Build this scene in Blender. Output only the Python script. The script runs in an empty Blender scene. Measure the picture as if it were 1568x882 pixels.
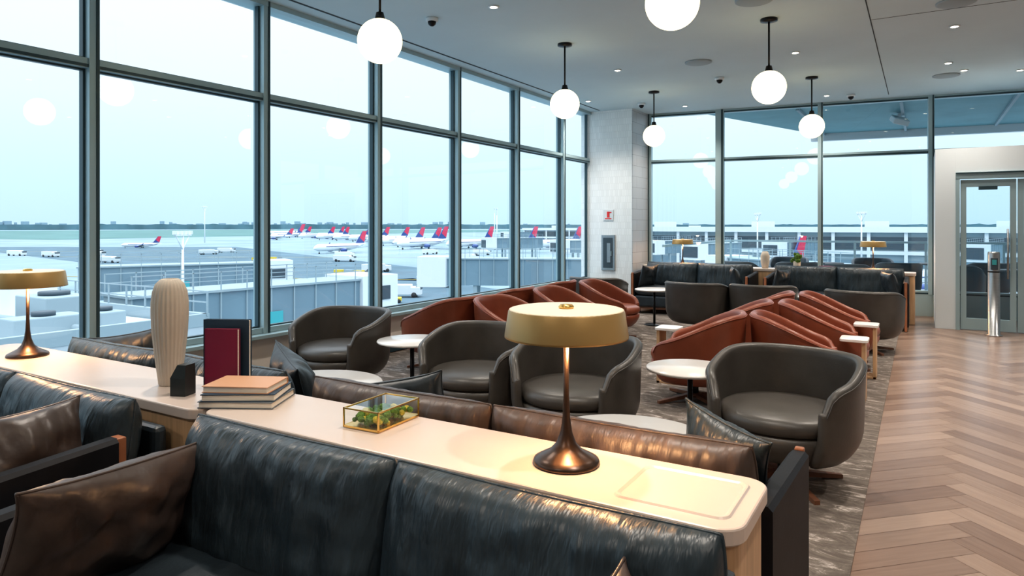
import bpy, bmesh, math, random
from math import sin, cos, pi, radians
from mathutils import Vector, Matrix, noise
random.seed(7)
scn = bpy.context.scene
try:
    scn.view_settings.view_transform = 'Standard'
    scn.view_settings.look = 'Medium High Contrast'
except Exception: pass
scn.view_settings.exposure = 0.38
scn.view_settings.gamma = 1.05

# ---------------------------------------------------------------- materials
MATS = {}
def nd(nt, t, **kw):
    n = nt.nodes.new(t)
    for k, v in kw.items(): setattr(n, k, v)
    return n
def mat(name, col, rough=.5, metal=0., var=0., vscale=5., bump=0., bscale=40., emit=0., ecol=None,
        coat=0., stretch=(1,1,1), spec=None, col2=None, bdist=.01):
    m = bpy.data.materials.new(name); m.use_nodes = True
    nt = m.node_tree; b = nt.nodes['Principled BSDF']
    b.inputs['Base Color'].default_value = (*col, 1)
    b.inputs['Roughness'].default_value = rough
    b.inputs['Metallic'].default_value = metal
    if spec is not None: b.inputs['Specular IOR Level'].default_value = spec
    if coat: 
        b.inputs['Coat Weight'].default_value = coat
        b.inputs['Coat Roughness'].default_value = .15
    if emit:
        b.inputs['Emission Color'].default_value = (*(ecol or col), 1)
        b.inputs['Emission Strength'].default_value = emit
    if var or bump or col2:
        tc = nd(nt, 'ShaderNodeTexCoord'); mp = nd(nt, 'ShaderNodeMapping')
        mp.inputs['Scale'].default_value = stretch
        nt.links.new(tc.outputs['Object'], mp.inputs['Vector'])
    if var or col2:
        n = nd(nt, 'ShaderNodeTexNoise'); n.inputs['Scale'].default_value = vscale
        n.inputs['Detail'].default_value = 5
        nt.links.new(mp.outputs[0], n.inputs['Vector'])
        r = nd(nt, 'ShaderNodeValToRGB')
        c2 = col2 or tuple(min(1, c*(1+var)) for c in col)
        c1 = col if col2 else tuple(c*(1-var) for c in col)
        r.color_ramp.elements[0].position = .32; r.color_ramp.elements[1].position = .68
        r.color_ramp.elements[0].color = (*c1, 1); r.color_ramp.elements[1].color = (*c2, 1)
        nt.links.new(n.outputs['Fac'], r.inputs['Fac'])
        nt.links.new(r.outputs['Color'], b.inputs['Base Color'])
    if bump:
        n2 = nd(nt, 'ShaderNodeTexNoise'); n2.inputs['Scale'].default_value = bscale
        n2.inputs['Detail'].default_value = 4
        nt.links.new(mp.outputs[0], n2.inputs['Vector'])
        bp = nd(nt, 'ShaderNodeBump'); bp.inputs['Strength'].default_value = bump
        bp.inputs['Distance'].default_value = bdist
        nt.links.new(n2.outputs['Fac'], bp.inputs['Height'])
        nt.links.new(bp.outputs[0], b.inputs['Normal'])
    MATS[name] = m
    return m

mat('leather_slate', (.022,.031,.039), .40, var=.3, vscale=6, bump=.25, bscale=70, bdist=.004)
mat('leather_slate_fold', (.025,.037,.046), .37, var=.3, vscale=2, bump=.7, bscale=1.7, bdist=.034, stretch=(9,2,2.6))
mat('leather_lamplit_fold', (.066,.045,.037), .40, var=.3, vscale=2, bump=.5, bscale=1.7, bdist=.025, stretch=(8,2,2.0))  # slate leather with the table lamp's warm light put into its base colour
mat('leather_brown', (.060,.042,.036), .38, var=.3, vscale=5, bump=.4, bscale=7, bdist=.025)
mat('leather_panel', (.012,.012,.015), .6, var=.2, vscale=7, bump=.15, bscale=90, bdist=.003, spec=.25)
mat('leather_gray', (.068,.062,.056), .38, var=.15, vscale=5, bump=.15, bscale=110, bdist=.004)
mat('leather_rust', (.245,.066,.034), .34, var=.15, vscale=4, bump=.15, bscale=90, bdist=.004)
mat('oak', (.58,.37,.21), .45, var=.14, vscale=4, stretch=(12,12,1))
mat('walnut', (.16,.07,.04), .4, var=.25, vscale=5, stretch=(3,3,3))
mat('wood_orange', (.36,.14,.07), .4, var=.15, vscale=8)
mat('laminate', (.62,.515,.45), .30, var=.03, vscale=3)
mat('marble', (.80,.77,.74), .22, var=.05, vscale=4)
mat('black_metal', (.02,.02,.022), .35, .6)
mat('bronze_metal', (.07,.05,.042), .3, .85)
mat('shade_gold', (.50,.32,.125), .40, .5, var=.05, vscale=3)
mat('shade_top', (.95,.80,.60), .5, 0)
mat('brass', (.85,.55,.18), .25, .95)
mat('bulb_warm', (1,.8,.5), .5, emit=6, ecol=(1,.66,.33))
mat('globe_opal', (1,.95,.85), .3, emit=2.6, ecol=(1,.80,.44))
mat('downlight_lens', (1,.95,.85), .3, emit=8, ecol=(1,.86,.66))
mat('ceiling_paint', (.56,.68,.73), .85, var=.02, vscale=1.5)
mat('seam_dark', (.03,.04,.045), .8)
mat('white_paint', (.72,.78,.81), .7)
mat('speaker_grille', (.34,.41,.44), .7)
mat('cream_panel', (.80,.74,.68), .6)
mat('wall_paint', (.70,.69,.67), .8)
mat('alu', (.36,.49,.53), .40, .25)
mat('alu_dark', (.04,.075,.09), .4, .3)
mat('steel', (.42,.43,.44), .28, .9, stretch=(1,1,20), var=.1, vscale=10)
mat('page', (.82,.76,.66), .8, stretch=(1,1,60), var=.12, vscale=8)
mat('book_navy', (.022,.050,.085), .5); mat('book_maroon', (.22,.012,.05), .5)
mat('book_gray', (.13,.15,.17), .5); mat('book_tan', (.62,.34,.20), .5); mat('book_red', (.35,.06,.04), .5)
mat('book_black', (.02,.025,.025), .45)
mat('ceramic', (.60,.52,.43), .75, var=.08, vscale=6)
mat('moss', (.10,.20,.03), .9, var=.5, vscale=40, bump=1, bscale=150)
mat('moss_yellow', (.45,.38,.05), .9, var=.4, vscale=40, bump=1, bscale=150)
mat('red_sign', (.7,.03,.03), .5)
mat('plane_white', (.74,.79,.83), .35); mat('plane_navy', (.03,.07,.25), .4); mat('plane_red', (.62,.03,.09), .4)
mat('rubber', (.03,.035,.04), .8); mat('plane_gray', (.30,.35,.40), .4)
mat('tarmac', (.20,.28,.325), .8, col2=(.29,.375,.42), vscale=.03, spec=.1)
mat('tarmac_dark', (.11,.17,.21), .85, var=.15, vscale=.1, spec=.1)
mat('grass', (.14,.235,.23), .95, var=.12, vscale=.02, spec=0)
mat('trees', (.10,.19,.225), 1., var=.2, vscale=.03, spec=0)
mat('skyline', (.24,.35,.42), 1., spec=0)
mat('concrete', (.44,.50,.54), .85, var=.06, vscale=.6)
mat('bridge_panel', (.16,.245,.30), .55, var=.08, vscale=.3)
mat('ext_white', (.68,.73,.76), .6); mat('ext_gray', (.28,.36,.40), .6); mat('ext_dark', (.045,.07,.09), .5)
mat('sign_yellow', (.7,.52,.04), .5); mat('paint_yellow', (.45,.38,.14), .7); mat('cyan_sign', (.05,.36,.40), .5)
mat('canopy_teal', (.12,.29,.33), .6, var=.1, vscale=1.5)
mat('terrace_deck', (.36,.39,.41), .8)

# carpet: taupe with pale scratchy streaks
m = mat('carpet', (.17,.145,.125), .95, spec=.1); nt = m.node_tree; b = nt.nodes['Principled BSDF']
tc = nd(nt,'ShaderNodeTexCoord'); mp = nd(nt,'ShaderNodeMapping'); mp.inputs['Scale'].default_value=(1.0,2.6,1); mp.inputs['Rotation'].default_value=(0,0,.5)
n1 = nd(nt,'ShaderNodeTexNoise'); n1.inputs['Scale'].default_value=3.6; n1.inputs['Detail'].default_value=12; n1.inputs['Roughness'].default_value=.78; n1.inputs['Distortion'].default_value=1.5
r1 = nd(nt,'ShaderNodeValToRGB')
e=r1.color_ramp.elements; e[0].position=.42; e[0].color=(.120,.100,.087,1); e[1].position=.63; e[1].color=(.52,.46,.42,1)
k=r1.color_ramp.elements.new(.545); k.color=(.185,.158,.138,1)
n2 = nd(nt,'ShaderNodeTexNoise'); n2.inputs['Scale'].default_value=250
bp = nd(nt,'ShaderNodeBump'); bp.inputs['Strength'].default_value=.5; bp.inputs['Distance'].default_value=.004
nt.links.new(tc.outputs['Object'],mp.inputs[0]); nt.links.new(mp.outputs[0],n1.inputs['Vector']); nt.links.new(n1.outputs['Fac'],r1.inputs[0])
nt.links.new(r1.outputs[0],b.inputs['Base Color']); nt.links.new(tc.outputs['Object'],n2.inputs['Vector']); nt.links.new(n2.outputs['Fac'],bp.inputs['Height']); nt.links.new(bp.outputs[0],b.inputs['Normal'])

# herringbone oak: UV = (along plank, across), colour attr = tone
m = mat('floor_oak', (.4,.27,.18), .28); nt = m.node_tree; b = nt.nodes['Principled BSDF']
uv = nd(nt,'ShaderNodeUVMap'); mp = nd(nt,'ShaderNodeMapping'); mp.inputs['Scale'].default_value=(2.0,26,1)
n1 = nd(nt,'ShaderNodeTexNoise'); n1.inputs['Scale'].default_value=1.6; n1.inputs['Detail'].default_value=6; n1.inputs['Distortion'].default_value=.6
at = nd(nt,'ShaderNodeAttribute'); at.attribute_name='tone'
ad = nd(nt,'ShaderNodeMath', operation='MULTIPLY_ADD'); ad.inputs[1].default_value=.45
r1 = nd(nt,'ShaderNodeValToRGB'); e=r1.color_ramp.elements
e[0].position=.15; e[0].color=(.145,.084,.060,1); e[1].position=.95; e[1].color=(.40,.285,.22,1)
nt.links.new(uv.outputs[0],mp.inputs[0]); nt.links.new(mp.outputs[0],n1.inputs['Vector'])
nt.links.new(n1.outputs['Fac'],ad.inputs[0]); nt.links.new(at.outputs['Fac'],ad.inputs[2]); nt.links.new(ad.outputs[0],r1.inputs[0]); nt.links.new(r1.outputs[0],b.inputs['Base Color'])

def tilemat(name, col, colm, sx, sz, off=.5, axis='X', ms=.003):
    m = mat(name, col, .35); nt = m.node_tree; b = nt.nodes['Principled BSDF']
    tc = nd(nt,'ShaderNodeTexCoord'); sp = nd(nt,'ShaderNodeSeparateXYZ'); cb = nd(nt,'ShaderNodeCombineXYZ')
    nt.links.new(tc.outputs['Object'],sp.inputs[0]); nt.links.new(sp.outputs[axis],cb.inputs['X']); nt.links.new(sp.outputs['Z'],cb.inputs['Y'])
    br = nd(nt,'ShaderNodeTexBrick'); br.inputs['Color1'].default_value=(*col,1); br.inputs['Color2'].default_value=(*[c*.93 for c in col],1); br.inputs['Mortar'].default_value=(*colm,1)
    br.inputs['Scale'].default_value=1; br.inputs['Brick Width'].default_value=sx; br.inputs['Row Height'].default_value=sz; br.inputs['Mortar Size'].default_value=ms; br.offset=off
    nt.links.new(cb.outputs[0],br.inputs['Vector']); nt.links.new(br.outputs['Color'],b.inputs['Base Color'])
    bp = nd(nt,'ShaderNodeBump'); bp.inputs['Strength'].default_value=.3; bp.inputs['Distance'].default_value=.003; bp.invert=True
    nt.links.new(br.outputs['Fac'],bp.inputs['Height']); nt.links.new(bp.outputs[0],b.inputs['Normal'])
tilemat('tile_ribbed', (.90,.94,.95), (.72,.76,.77), .045, .12, .5, ms=.002)
tilemat('tile_stone', (.46,.48,.50), (.20,.21,.22), .6, .20, .5, 'Y')

def glassmat(name, tint, base=.05):
    m = bpy.data.materials.new(name); m.use_nodes=True; nt=m.node_tree; nt.nodes.clear()
    o = nd(nt,'ShaderNodeOutputMaterial'); mx = nd(nt,'ShaderNodeMixShader'); tr = nd(nt,'ShaderNodeBsdfTransparent'); gl = nd(nt,'ShaderNodeBsdfGlossy')
    tr.inputs[0].default_value=(*tint,1); gl.inputs['Roughness'].default_value=.0; gl.inputs[0].default_value=(.9,.97,1,1)
    lw = nd(nt,'ShaderNodeLayerWeight'); lw.inputs['Blend'].default_value=.5
    pw = nd(nt,'ShaderNodeMath',operation='POWER'); pw.inputs[1].default_value=4.5
    ma = nd(nt,'ShaderNodeMath',operation='MULTIPLY_ADD'); ma.inputs[1].default_value=.7; ma.inputs[2].default_value=base
    nt.links.new(lw.outputs['Facing'],pw.inputs[0]); nt.links.new(pw.outputs[0],ma.inputs[0]); nt.links.new(ma.outputs[0],mx.inputs[0])
    nt.links.new(tr.outputs[0],mx.inputs[1]); nt.links.new(gl.outputs[0],mx.inputs[2]); nt.links.new(mx.outputs[0],o.inputs[0])
    MATS[name]=m
glassmat('glass', (.93,.985,1.0),.055); glassmat('glass_clear', (.97,.98,.96), .05)

# ---------------------------------------------------------------- mesh builder
I4 = Matrix.Identity(4)
def T(x,y,z): return Matrix.Translation((x,y,z))
def RX(a): return Matrix.Rotation(radians(a),4,'X')
def RY(a): return Matrix.Rotation(radians(a),4,'Y')
def RZ(a): return Matrix.Rotation(radians(a),4,'Z')
class MB:
    def __init__(s): s.v=[]; s.f=[]; s.m=[]; s.sm=[]; s.mats=[]
    def mi(s,n):
        if n not in s.mats: s.mats.append(n)
        return s.mats.index(n)
    def add(s,vs,fs,mt,smooth=False,M=I4):
        o=len(s.v); s.v += [tuple(M@Vector(p)) for p in vs]; k=s.mi(mt)
        for f in fs: s.f.append(tuple(i+o for i in f)); s.m.append(k); s.sm.append(smooth)
    def box(s,c,d,mt,bev=0,M=I4,seg=2):
        if bev<=0:
            x,y,z=[q/2 for q in d]; cx,cy,cz=c
            vs=[(cx+a*x,cy+b_*y,cz+e*z) for a in(-1,1) for b_ in(-1,1) for e in(-1,1)]
            fs=[(0,1,3,2),(4,6,7,5),(0,4,5,1),(2,3,7,6),(0,2,6,4),(1,5,7,3)]
            s.add(vs,fs,mt,False,M); return
        bm=bmesh.new(); bmesh.ops.create_cube(bm,size=1)
        bmesh.ops.scale(bm,vec=d,verts=bm.verts)
        bmesh.ops.bevel(bm,geom=bm.edges[:],offset=min(bev,min(d)*.49),segments=seg,profile=.5,affect='EDGES')
        bm.verts.index_update()
        s.add([(v.co.x+c[0],v.co.y+c[1],v.co.z+c[2]) for v in bm.verts],[[v.index for v in f.verts] for f in bm.faces],mt,seg>2,M); bm.free()
    def lathe(s,prof,mt,seg=32,M=I4,smooth=True,fn=None,sx=1,sy=1):
        vs=[];fs=[]
        for (r,z) in prof:
            for j in range(seg):
                a=2*pi*j/seg; rr=r*(fn(a,z) if fn else 1); vs.append((rr*cos(a)*sx,rr*sin(a)*sy,z))
        n=len(prof)
        for i in range(n-1):
            for j in range(seg):
                k=(j+1)%seg; fs.append((i*seg+j,i*seg+k,(i+1)*seg+k,(i+1)*seg+j))
        if prof[0][0]>1e-6: fs.append(tuple(range(seg-1,-1,-1)))
        if prof[-1][0]>1e-6: fs.append(tuple((n-1)*seg+j for j in range(seg)))
        s.add(vs,fs,mt,smooth,M)
    def cyl(s,p0,p1,r0,mt,r1=None,seg=12,smooth=True):
        p0=Vector(p0);p1=Vector(p1);d=p1-p0;L=d.length
        q=Vector((0,0,1)).rotation_difference(d.normalized()).to_matrix().to_4x4()
        s.lathe([(r0,0),(r0 if r1 is None else r1,L)],mt,seg,T(*p0)@q,smooth)
    def prism(s,poly,z0,z1,mt,M=I4):
        n=len(poly)
        vs=[(x,y,z0) for x,y in poly]+[(x,y,z1) for x,y in poly]
        fs=[tuple(range(n-1,-1,-1)),tuple(range(n,2*n))]+[(i,(i+1)%n,n+(i+1)%n,n+i) for i in range(n)]
        s.add(vs,fs,mt,False,M)
    def rslab(s,c,w,d,r,z0,z1,bev,mt,M=I4,holes=None):
        def outl(ins):
            W=w/2-ins;D=d/2-ins;R=max(r-ins,.001);o=[]
            for (qx,qy,a0) in((1,1,0),(-1,1,90),(-1,-1,180),(1,-1,270)):
                for k in range(7):
                    a=radians(a0+15*k); o.append((c[0]+qx*(W-R)+R*cos(a),c[1]+qy*(D-R)+R*sin(a)))
            return o
        lv=[(bev,z0),(0,z0+bev),(0,z1-bev),(bev*.3,z1-bev*.3),(bev,z1)]
        vs=[];fs=[]
        for ins,z in lv: vs+=[(x,y,z) for x,y in outl(ins)]
        n=28
        for i in range(len(lv)-1):
            for j in range(n):
                k=(j+1)%n; fs.append((i*n+j,i*n+k,(i+1)*n+k,(i+1)*n+j))
        fs.append(tuple(range(n-1,-1,-1))); fs.append(tuple((len(lv)-1)*n+j for j in range(n)))
        s.add(vs,fs,mt,False,M)
    def cushion(s,w,h,t,M,mt,n=26,p=6,conc=0.,rc=.05,wr=.006,fold=0.,seed=0,drop=0.):
        for side in(1,-1):
            vs=[];fs=[]
            for i in range(n+1):
                for j in range(n+1):
                    u=sin(pi/2*(2*i/n-1)); v=sin(pi/2*(2*j/n-1))
                    f=max(0,(1-abs(u)**p)*(1-abs(v)**p))**.5
                    x=w/2*u*(1-conc*(1-v*v)-rc*v**4); z=h/2*v*(1-conc*(1-u*u)-rc*u**4)
                    nz=noise.noise(Vector((x*5+seed*3.1,z*5,seed*7.7+side)))+.5*noise.noise(Vector((x*13+seed,z*13,seed*2.2-side)))
                    y=side*t/2*f + wr*nz*f*2
                    if fold:
                        ph=noise.noise(Vector((x*16+seed,z*2.5,seed*1.7)))
                        y+= -side*fold*f*max(0,1-abs(ph)*5)*(.3+.7*max(0,v+.4))
                    if drop: z-= drop*(1-u*u)*(.5+.5*v)
                    vs.append((x,y,z))
            for i in range(n):
                for j in range(n):
                    a=i*(n+1)+j; q=(a,a+1,a+n+2,a+n+1)
                    fs.append(q if side>0 else q[::-1])
            s.add(vs,fs,mt,True,M)
        pts=[]
        for k in range(80):
            q=k/80*4; sd=int(q); r_=q-sd; t_=sin(pi/2*(2*r_-1))
            u,v={0:(t_,1),1:(1,-t_),2:(-t_,-1),3:(-1,t_)}[sd]
            x=w/2*u*(1-conc*(1-v*v)-rc*v**4); z=h/2*v*(1-conc*(1-u*u)-rc*u**4)
            if drop: z-= drop*(1-u*u)*(.5+.5*v)
            pts.append(Vector((x,0,z)))
        vs=[];fs=[];m_=len(pts); rr=.0045
        for k in range(m_):
            tg=(pts[(k+1)%m_]-pts[k-1]).normalized(); nrm=Vector((tg.z,0,-tg.x)); bn=Vector((0,1,0))
            for a in range(6): aa=a*pi/3; vs.append(tuple(pts[k]+nrm*rr*cos(aa)+bn*rr*sin(aa)))
        for k in range(m_):
            k2=(k+1)%m_
            for a in range(6): a2=(a+1)%6; fs.append((k*6+a,k*6+a2,k2*6+a2,k2*6+a))
        s.add(vs,fs,mt,True,M)
    def build(s,name,loc=(0,0,0),rz=0,mesh=True):
        me=bpy.data.meshes.new(name); me.from_pydata(s.v,[],s.f)
        for k in s.mats: me.materials.append(MATS[k])
        me.polygons.foreach_set('material_index',s.m); me.polygons.foreach_set('use_smooth',s.sm); me.update()
        bm=bmesh.new(); bm.from_mesh(me); bmesh.ops.recalc_face_normals(bm,faces=bm.faces[:]); bm.to_mesh(me); bm.free()
        return place(name,me,loc,rz)
def place(name,me,loc,rz=0,sc=1):
    o=bpy.data.objects.new(name,me); scn.collection.objects.link(o)
    o.location=loc; o.rotation_euler=(0,0,radians(rz)); o.scale=(sc,)*3
    return o
def light(name,kind,loc,power,col,parent=None,**kw):
    l=bpy.data.lights.new(name,kind); l.energy=power; l.color=col
    for k_,v_ in kw.items(): setattr(l,k_,v_)
    o=bpy.data.objects.new(name,l); scn.collection.objects.link(o); o.location=loc
    if parent: o.parent=parent
    return o

# ---------------------------------------------------------------- room shell
ZC=3.64; WX=-5.42
def farY(x): return 13.18+.111*x
W_=.14; N_=6
vs=[];fs=[];uvs=[];tones=[]
def addplank(x,y,w,h):
    c45=cos(pi/4)
    cx,cy=(x+w/2)*W_,(y+h/2)*W_
    X=(cx-cy)*c45+2.0; Y=(cx+cy)*c45
    if X<-1.0 or X>5.2 or Y<-3.6 or Y>13.4: return
    g=.0012/W_*1.0
    o=len(vs)
    for (px,py) in((x+g,y+g),(x+w-g,y+g),(x+w-g,y+h-g),(x+g,y+h-g)):
        px*=W_;py*=W_; vs.append(((px-py)*c45+2.0,(px+py)*c45,0.0))
    fs.append((o,o+1,o+2,o+3))
    ru=random.random()*20; rv=random.random()*20
    L,Wd=max(w,h)*W_,W_
    if w>h: uvs.extend([(ru,rv),(ru+L,rv),(ru+L,rv+Wd),(ru,rv+Wd)])
    else: uvs.extend([(ru,rv),(ru,rv+Wd),(ru+L,rv+Wd),(ru+L,rv)])
    tones.append(random.uniform(.05,.55))
for k in range(-120,170):
    for m_ in range(-11,12):
        addplank(k+2*N_*m_,k,N_,1); addplank(k+2*N_*m_,k-2*N_+1,1,N_)
me=bpy.data.meshes.new('floor')
nb=len(vs)
base=[(-5.6,-4,-.003),(5.4,-4,-.003),(5.4,13.8,-.003),(-5.6,13.8,-.003)]
bb=[(x,y,-.2) for x,y,_ in base]
me.from_pydata(vs+base+bb,[],fs+[(nb,nb+1,nb+2,nb+3),(nb+7,nb+6,nb+5,nb+4),(nb,nb+4,nb+5,nb+1),(nb+1,nb+5,nb+6,nb+2),(nb+2,nb+6,nb+7,nb+3),(nb+3,nb+7,nb+4,nb)])
me.materials.append(MATS['floor_oak']); me.materials.append(MATS['walnut'])
uvl=me.uv_layers.new(name='UVMap')
for i in range(len(uvs)): uvl.data[i].uv=uvs[i]
at_=me.attributes.new('tone','FLOAT','FACE')
for i in range(len(me.polygons)):
    at_.data[i].value = tones[i] if i<len(tones) else 0
    if i>=len(tones): me.polygons[i].material_index=1
place('floor',me,(0,0,0))
mb=MB(); mb.box(((WX+.1-.25)/2+.0,4.1,.003),(-.25-WX-.12,14.4,.006),'carpet'); mb.build('carpet')
CZ=.007
mb=MB(); mb.prism([(-5.7,-4),(5.4,-4),(5.4,13.85),(-4.5,12.75),(-5.7,12.75)],ZC,ZC+.3,'ceiling_paint')
mb.box((-.45,4.4,ZC-.001),(.010,16.6,.004),'seam_dark')
mb.box((-5.13,4.2,ZC-.001),(.03,15,.004),'seam_dark')
mb.box((2.4,8.0,ZC-.001),(5.7,.006,.003),'seam_dark')
mb.box((-2.8,3.0,ZC-.001),(4.7,.005,.003),'seam_dark')
mb.build('ceiling')
mb=MB(); mb.box((-.1,-3.9,1.82),(11,.2,3.64),'wall_paint'); mb.build('wall_back')
mb=MB(); mb.box((5.3,4.9,1.82),(.2,17.4,3.64),'wall_paint'); mb.build('wall_right')
mb=MB()
mb.box((WX-.02,4.0,.22),(.14,15.6,.44),'cream_panel')
mb.box((WX+.03,4.0,.455),(.26,15.6,.035),'alu',.004)
mb.box((WX-.02,4.0,ZC+.1),(.2,15.6,.3),'alu')
mb.build('wall_left')
mb=MB(); mb.box((WX+.06,4.0,.05),(.02,15.5,.09),'alu_dark'); mb.build('baseboard_left')
ed=[-3.54,-1.96,-.38,1.20,2.78,4.36,5.94,7.52,9.10,10.68,11.80]
for i in range(len(ed)-1):
    a,b_=ed[i],ed[i+1]; c=(a+b_)/2; L=b_-a; mb=MB()
    mb.add([(WX-.02,a,.47),(WX-.02,b_,.47),(WX-.02,b_,ZC),(WX-.02,a,ZC)],[(0,1,2,3)],'glass')
    mb.box((WX,a,(.47+ZC)/2),(.15,.075,ZC-.47),'alu')
    mb.box((WX+.078,a+.022,(.47+ZC)/2),(.008,.022,ZC-.47),'alu_dark')
    mb.box((WX,c,2.72),(.12,L-.075,.075),'alu')
    mb.box((WX+.062,c,2.70),(.006,L-.075,.022),'alu_dark')
    mb.box((WX,c,.50),(.12,L-.075,.05),'alu')
    for yy in (a+.045,b_-.045): mb.box((WX-.01,yy,(.47+ZC)/2),(.05,.02,ZC-.5),'alu_dark')
    mb.box((WX-.01,c,2.675),(.04,L-.075,.015),'alu_dark'); mb.box((WX-.01,c,2.765),(.04,L-.075,.015),'alu_dark')
    mb.box((WX-.01,c,.53),(.04,L-.075,.015),'alu_dark')
    mb.build('window_%d'%(i+1))
mb=MB(); 
mb.box((-5.04,12.25,ZC/2),(1.02,.90,ZC),'tile_ribbed')
mb.box((-4.522,12.25,ZC/2),(.016,.90,ZC),'tile_stone')
mb.build('column_tiled')
mb=MB(); mb.box((-4.99,11.79,1.69),(.20,.012,.20),'ext_white',.002); mb.box((-4.99,11.782,1.70),(.05,.006,.11),'red_sign'); mb.box((-4.95,11.782,1.74),(.05,.006,.02),'red_sign'); mb.box((-4.99,11.782,1.625),(.13,.006,.015),'red_sign'); mb.build('fire_extinguisher_sign')
mb=MB()
mb.box((-4.99,11.785,.99),(.27,.03,.66),'steel',.004); mb.box((-4.99,11.767,.99),(.19,.008,.56),'ext_dark'); mb.box((-4.97,11.76,.99),(.07,.008,.36),'steel',.002); mb.box((-4.92,11.757,.98),(.012,.02,.09),'alu')
mb.build('fire_extinguisher_cabinet')
xs=[-4.53,-3.195,-1.51,.14,1.80,3.45,5.3]
ang=math.degrees(math.atan(.111))
for i in range(len(xs)-1):
    a,b_=xs[i],xs[i+1]; A=Vector((a,farY(a),0)); B=Vector((b_,farY(b_),0)); L=(B-A).length
    M=T(A.x,A.y,0)@RZ(ang); mb=MB(); z0=.36
    mb.add([(0,0,z0),(L,0,z0),(L,0,ZC),(0,0,ZC)],[(0,1,2,3)],'glass',M=M)
    wd=.15 if i in(1,) else .085
    mb.box((0 if i else .03,-.02,(z0+ZC)/2),(wd,.13,ZC-z0),'alu',M=M)
    mb.box((wd*.3,-.088,(z0+ZC)/2),(wd*.25,.008,ZC-z0),'alu_dark',M=M)
    for zz,hh in((2.72,.07),(z0+.03,.06),(ZC-.03,.06)):
        mb.box((L/2,-.01,zz),(L-.06,.10,hh),'alu',M=M)
        mb.box((L/2,-.064,zz-hh*.2),(L-.06,.006,hh*.4),'alu_dark',M=M)
    mb.build('window_%d'%(i+11))
mb=MB(); mb.box((4.96,0,.18),(9.9,.12,.36),'alu',M=T(-4.53,farY(-4.53),0)@RZ(ang)); mb.build('wall_far')
mb=MB(); PY=11.7
mb.box((.305,12.40,1.305),(.25,1.40,2.61),'white_paint'); mb.box((1.99,12.40,1.305),(.25,1.40,2.61),'white_paint')
mb.box((1.147,12.40,2.435),(1.433,1.40,.35),'white_paint')
mb.build('wall_vestibule')
mb=MB()
mb.box((1.147,PY+.03,2.21),(1.43,.10,.09),'alu'); mb.box((1.147,PY-.03,2.245),(1.43,.03,.015),'alu_dark')
for x in(.455,1.84): mb.box((x,PY+.03,1.08),(.05,.10,2.16),'alu')
mb.build('trim_1')
for q,(x0,x1) in enumerate(((.49,1.14),(1.155,1.81))):
    mb=MB(); c=(x0+x1)/2; w=x1-x0; y=PY+.05
    for x in(x0+.035,x1-.035): mb.box((x,y,1.08),(.07,.045,2.14),'alu')
    mb.box((c,y,2.10),(w-.14,.045,.10),'alu'); mb.box((c,y,.09),(w-.14,.045,.16),'alu')
    mb.add([(x0+.07,y,.17),(x1-.07,y,.17),(x1-.07,y,2.05),(x0+.07,y,2.05)],[(0,1,2,3)],'glass')
    hx=x1-.10 if q==0 else x0+.10
    mb.cyl((hx,y-.07,.75),(hx,y-.07,1.45),.014,'steel'); 
    for z in(.85,1.35): mb.cyl((hx,y-.07,z),(hx,y,z),.01,'steel')
    mb.box((c,y-.02,2.03),(.22,.05,.05),'alu_dark',.004)
    mb.build('door_%d'%(q+1))
mb=MB(); mb.lathe([(.10,0),(.10,.012),(.072,.02),(.07,.95),(.07,1.12),(.064,1.14),(0,1.14)],'steel',24)
mb.box((0,-.072,.98),(.08,.03,.16),'ext_dark',.006); mb.box((0,-.09,1.0),(.05,.006,.07),'cyan_sign'); mb.lathe([(.0715,.86),(.0715,.88)],'black_metal',24)
mb.build('card_reader_bollard',(.85,11.3,0))

# ---------------------------------------------------------------- ceiling fixtures
mb=MB(); mb.lathe([(.055,ZC-.002),(.055,ZC-.008),(.038,ZC-.010)],'white_paint',20); mb.lathe([(0,ZC-.0105),(.036,ZC-.0105)],'downlight_lens',20)
me=None
for (x,y) in((-3.58,5.61),(-3.58,8.78),(-3.62,12.04),(-1.33,9.02),(-1.33,12.27),(-1.33,5.7),(.31,8.71),(.31,10.63),(.51,11.24),(1.17,11.63),(.31,6.8),(.31,4.9),(-3.58,2.4),(-1.33,2.4),(1.8,5),(1.8,8),(3.5,3),(3.5,7),(.3,1.5),(-1.3,-1),(1.8,0),(3.5,10.5),(-3.5,-1),(-4.9,10.7)):  # last position is an added downlight, there to brighten the tiled column
    if me is None: o=mb.build('recessed_downlight',(x,y,0)); me=o.data
    else: o=place('recessed_downlight',me,(x,y,0))
    pw_=60 if (x,y) in ((.51,11.24),(1.17,11.63),(.31,10.63)) else 125
    light('bulb','SPOT',(0,0,ZC-.03),pw_,(1,.90,.79),o,spot_size=radians(120),spot_blend=.9,shadow_soft_size=.06)
mb=MB(); mb.lathe([(.17,ZC),(.17,ZC-.012),(.155,ZC-.018),(0,ZC-.018)],'speaker_grille',32)
o=mb.build('ceiling_speaker',(-2.5,8.9,0))
for p in((.31,11.5),(.29,7.78),(-1.36,6.72),(-2.5,5.2)): place('ceiling_speaker',o.data,(*p,0))
mb=MB(); mb.lathe([(.065,ZC),(.065,ZC-.03),(.05,ZC-.035)],'white_paint',24); mb.lathe([(.045,ZC-.03),(.04,ZC-.06),(.02,ZC-.08),(0,ZC-.085)],'black_metal',24)
o=mb.build('security_camera_dome',(-4.33,5.6,-.001))
for p in((-2.5,10.0),(-.98,12.4),(-4.2,11.4)): place('security_camera_dome',o.data,(*p,-.001))
mb=MB(); R=.172; zc=2.93
mb.lathe([(0,ZC),(.085,ZC),(.085,ZC-.025),(.03,ZC-.035),(0,ZC-.035)],'black_metal',24)
mb.cyl((0,0,zc+R+.02),(0,0,ZC-.02),.010,'black_metal')
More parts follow.
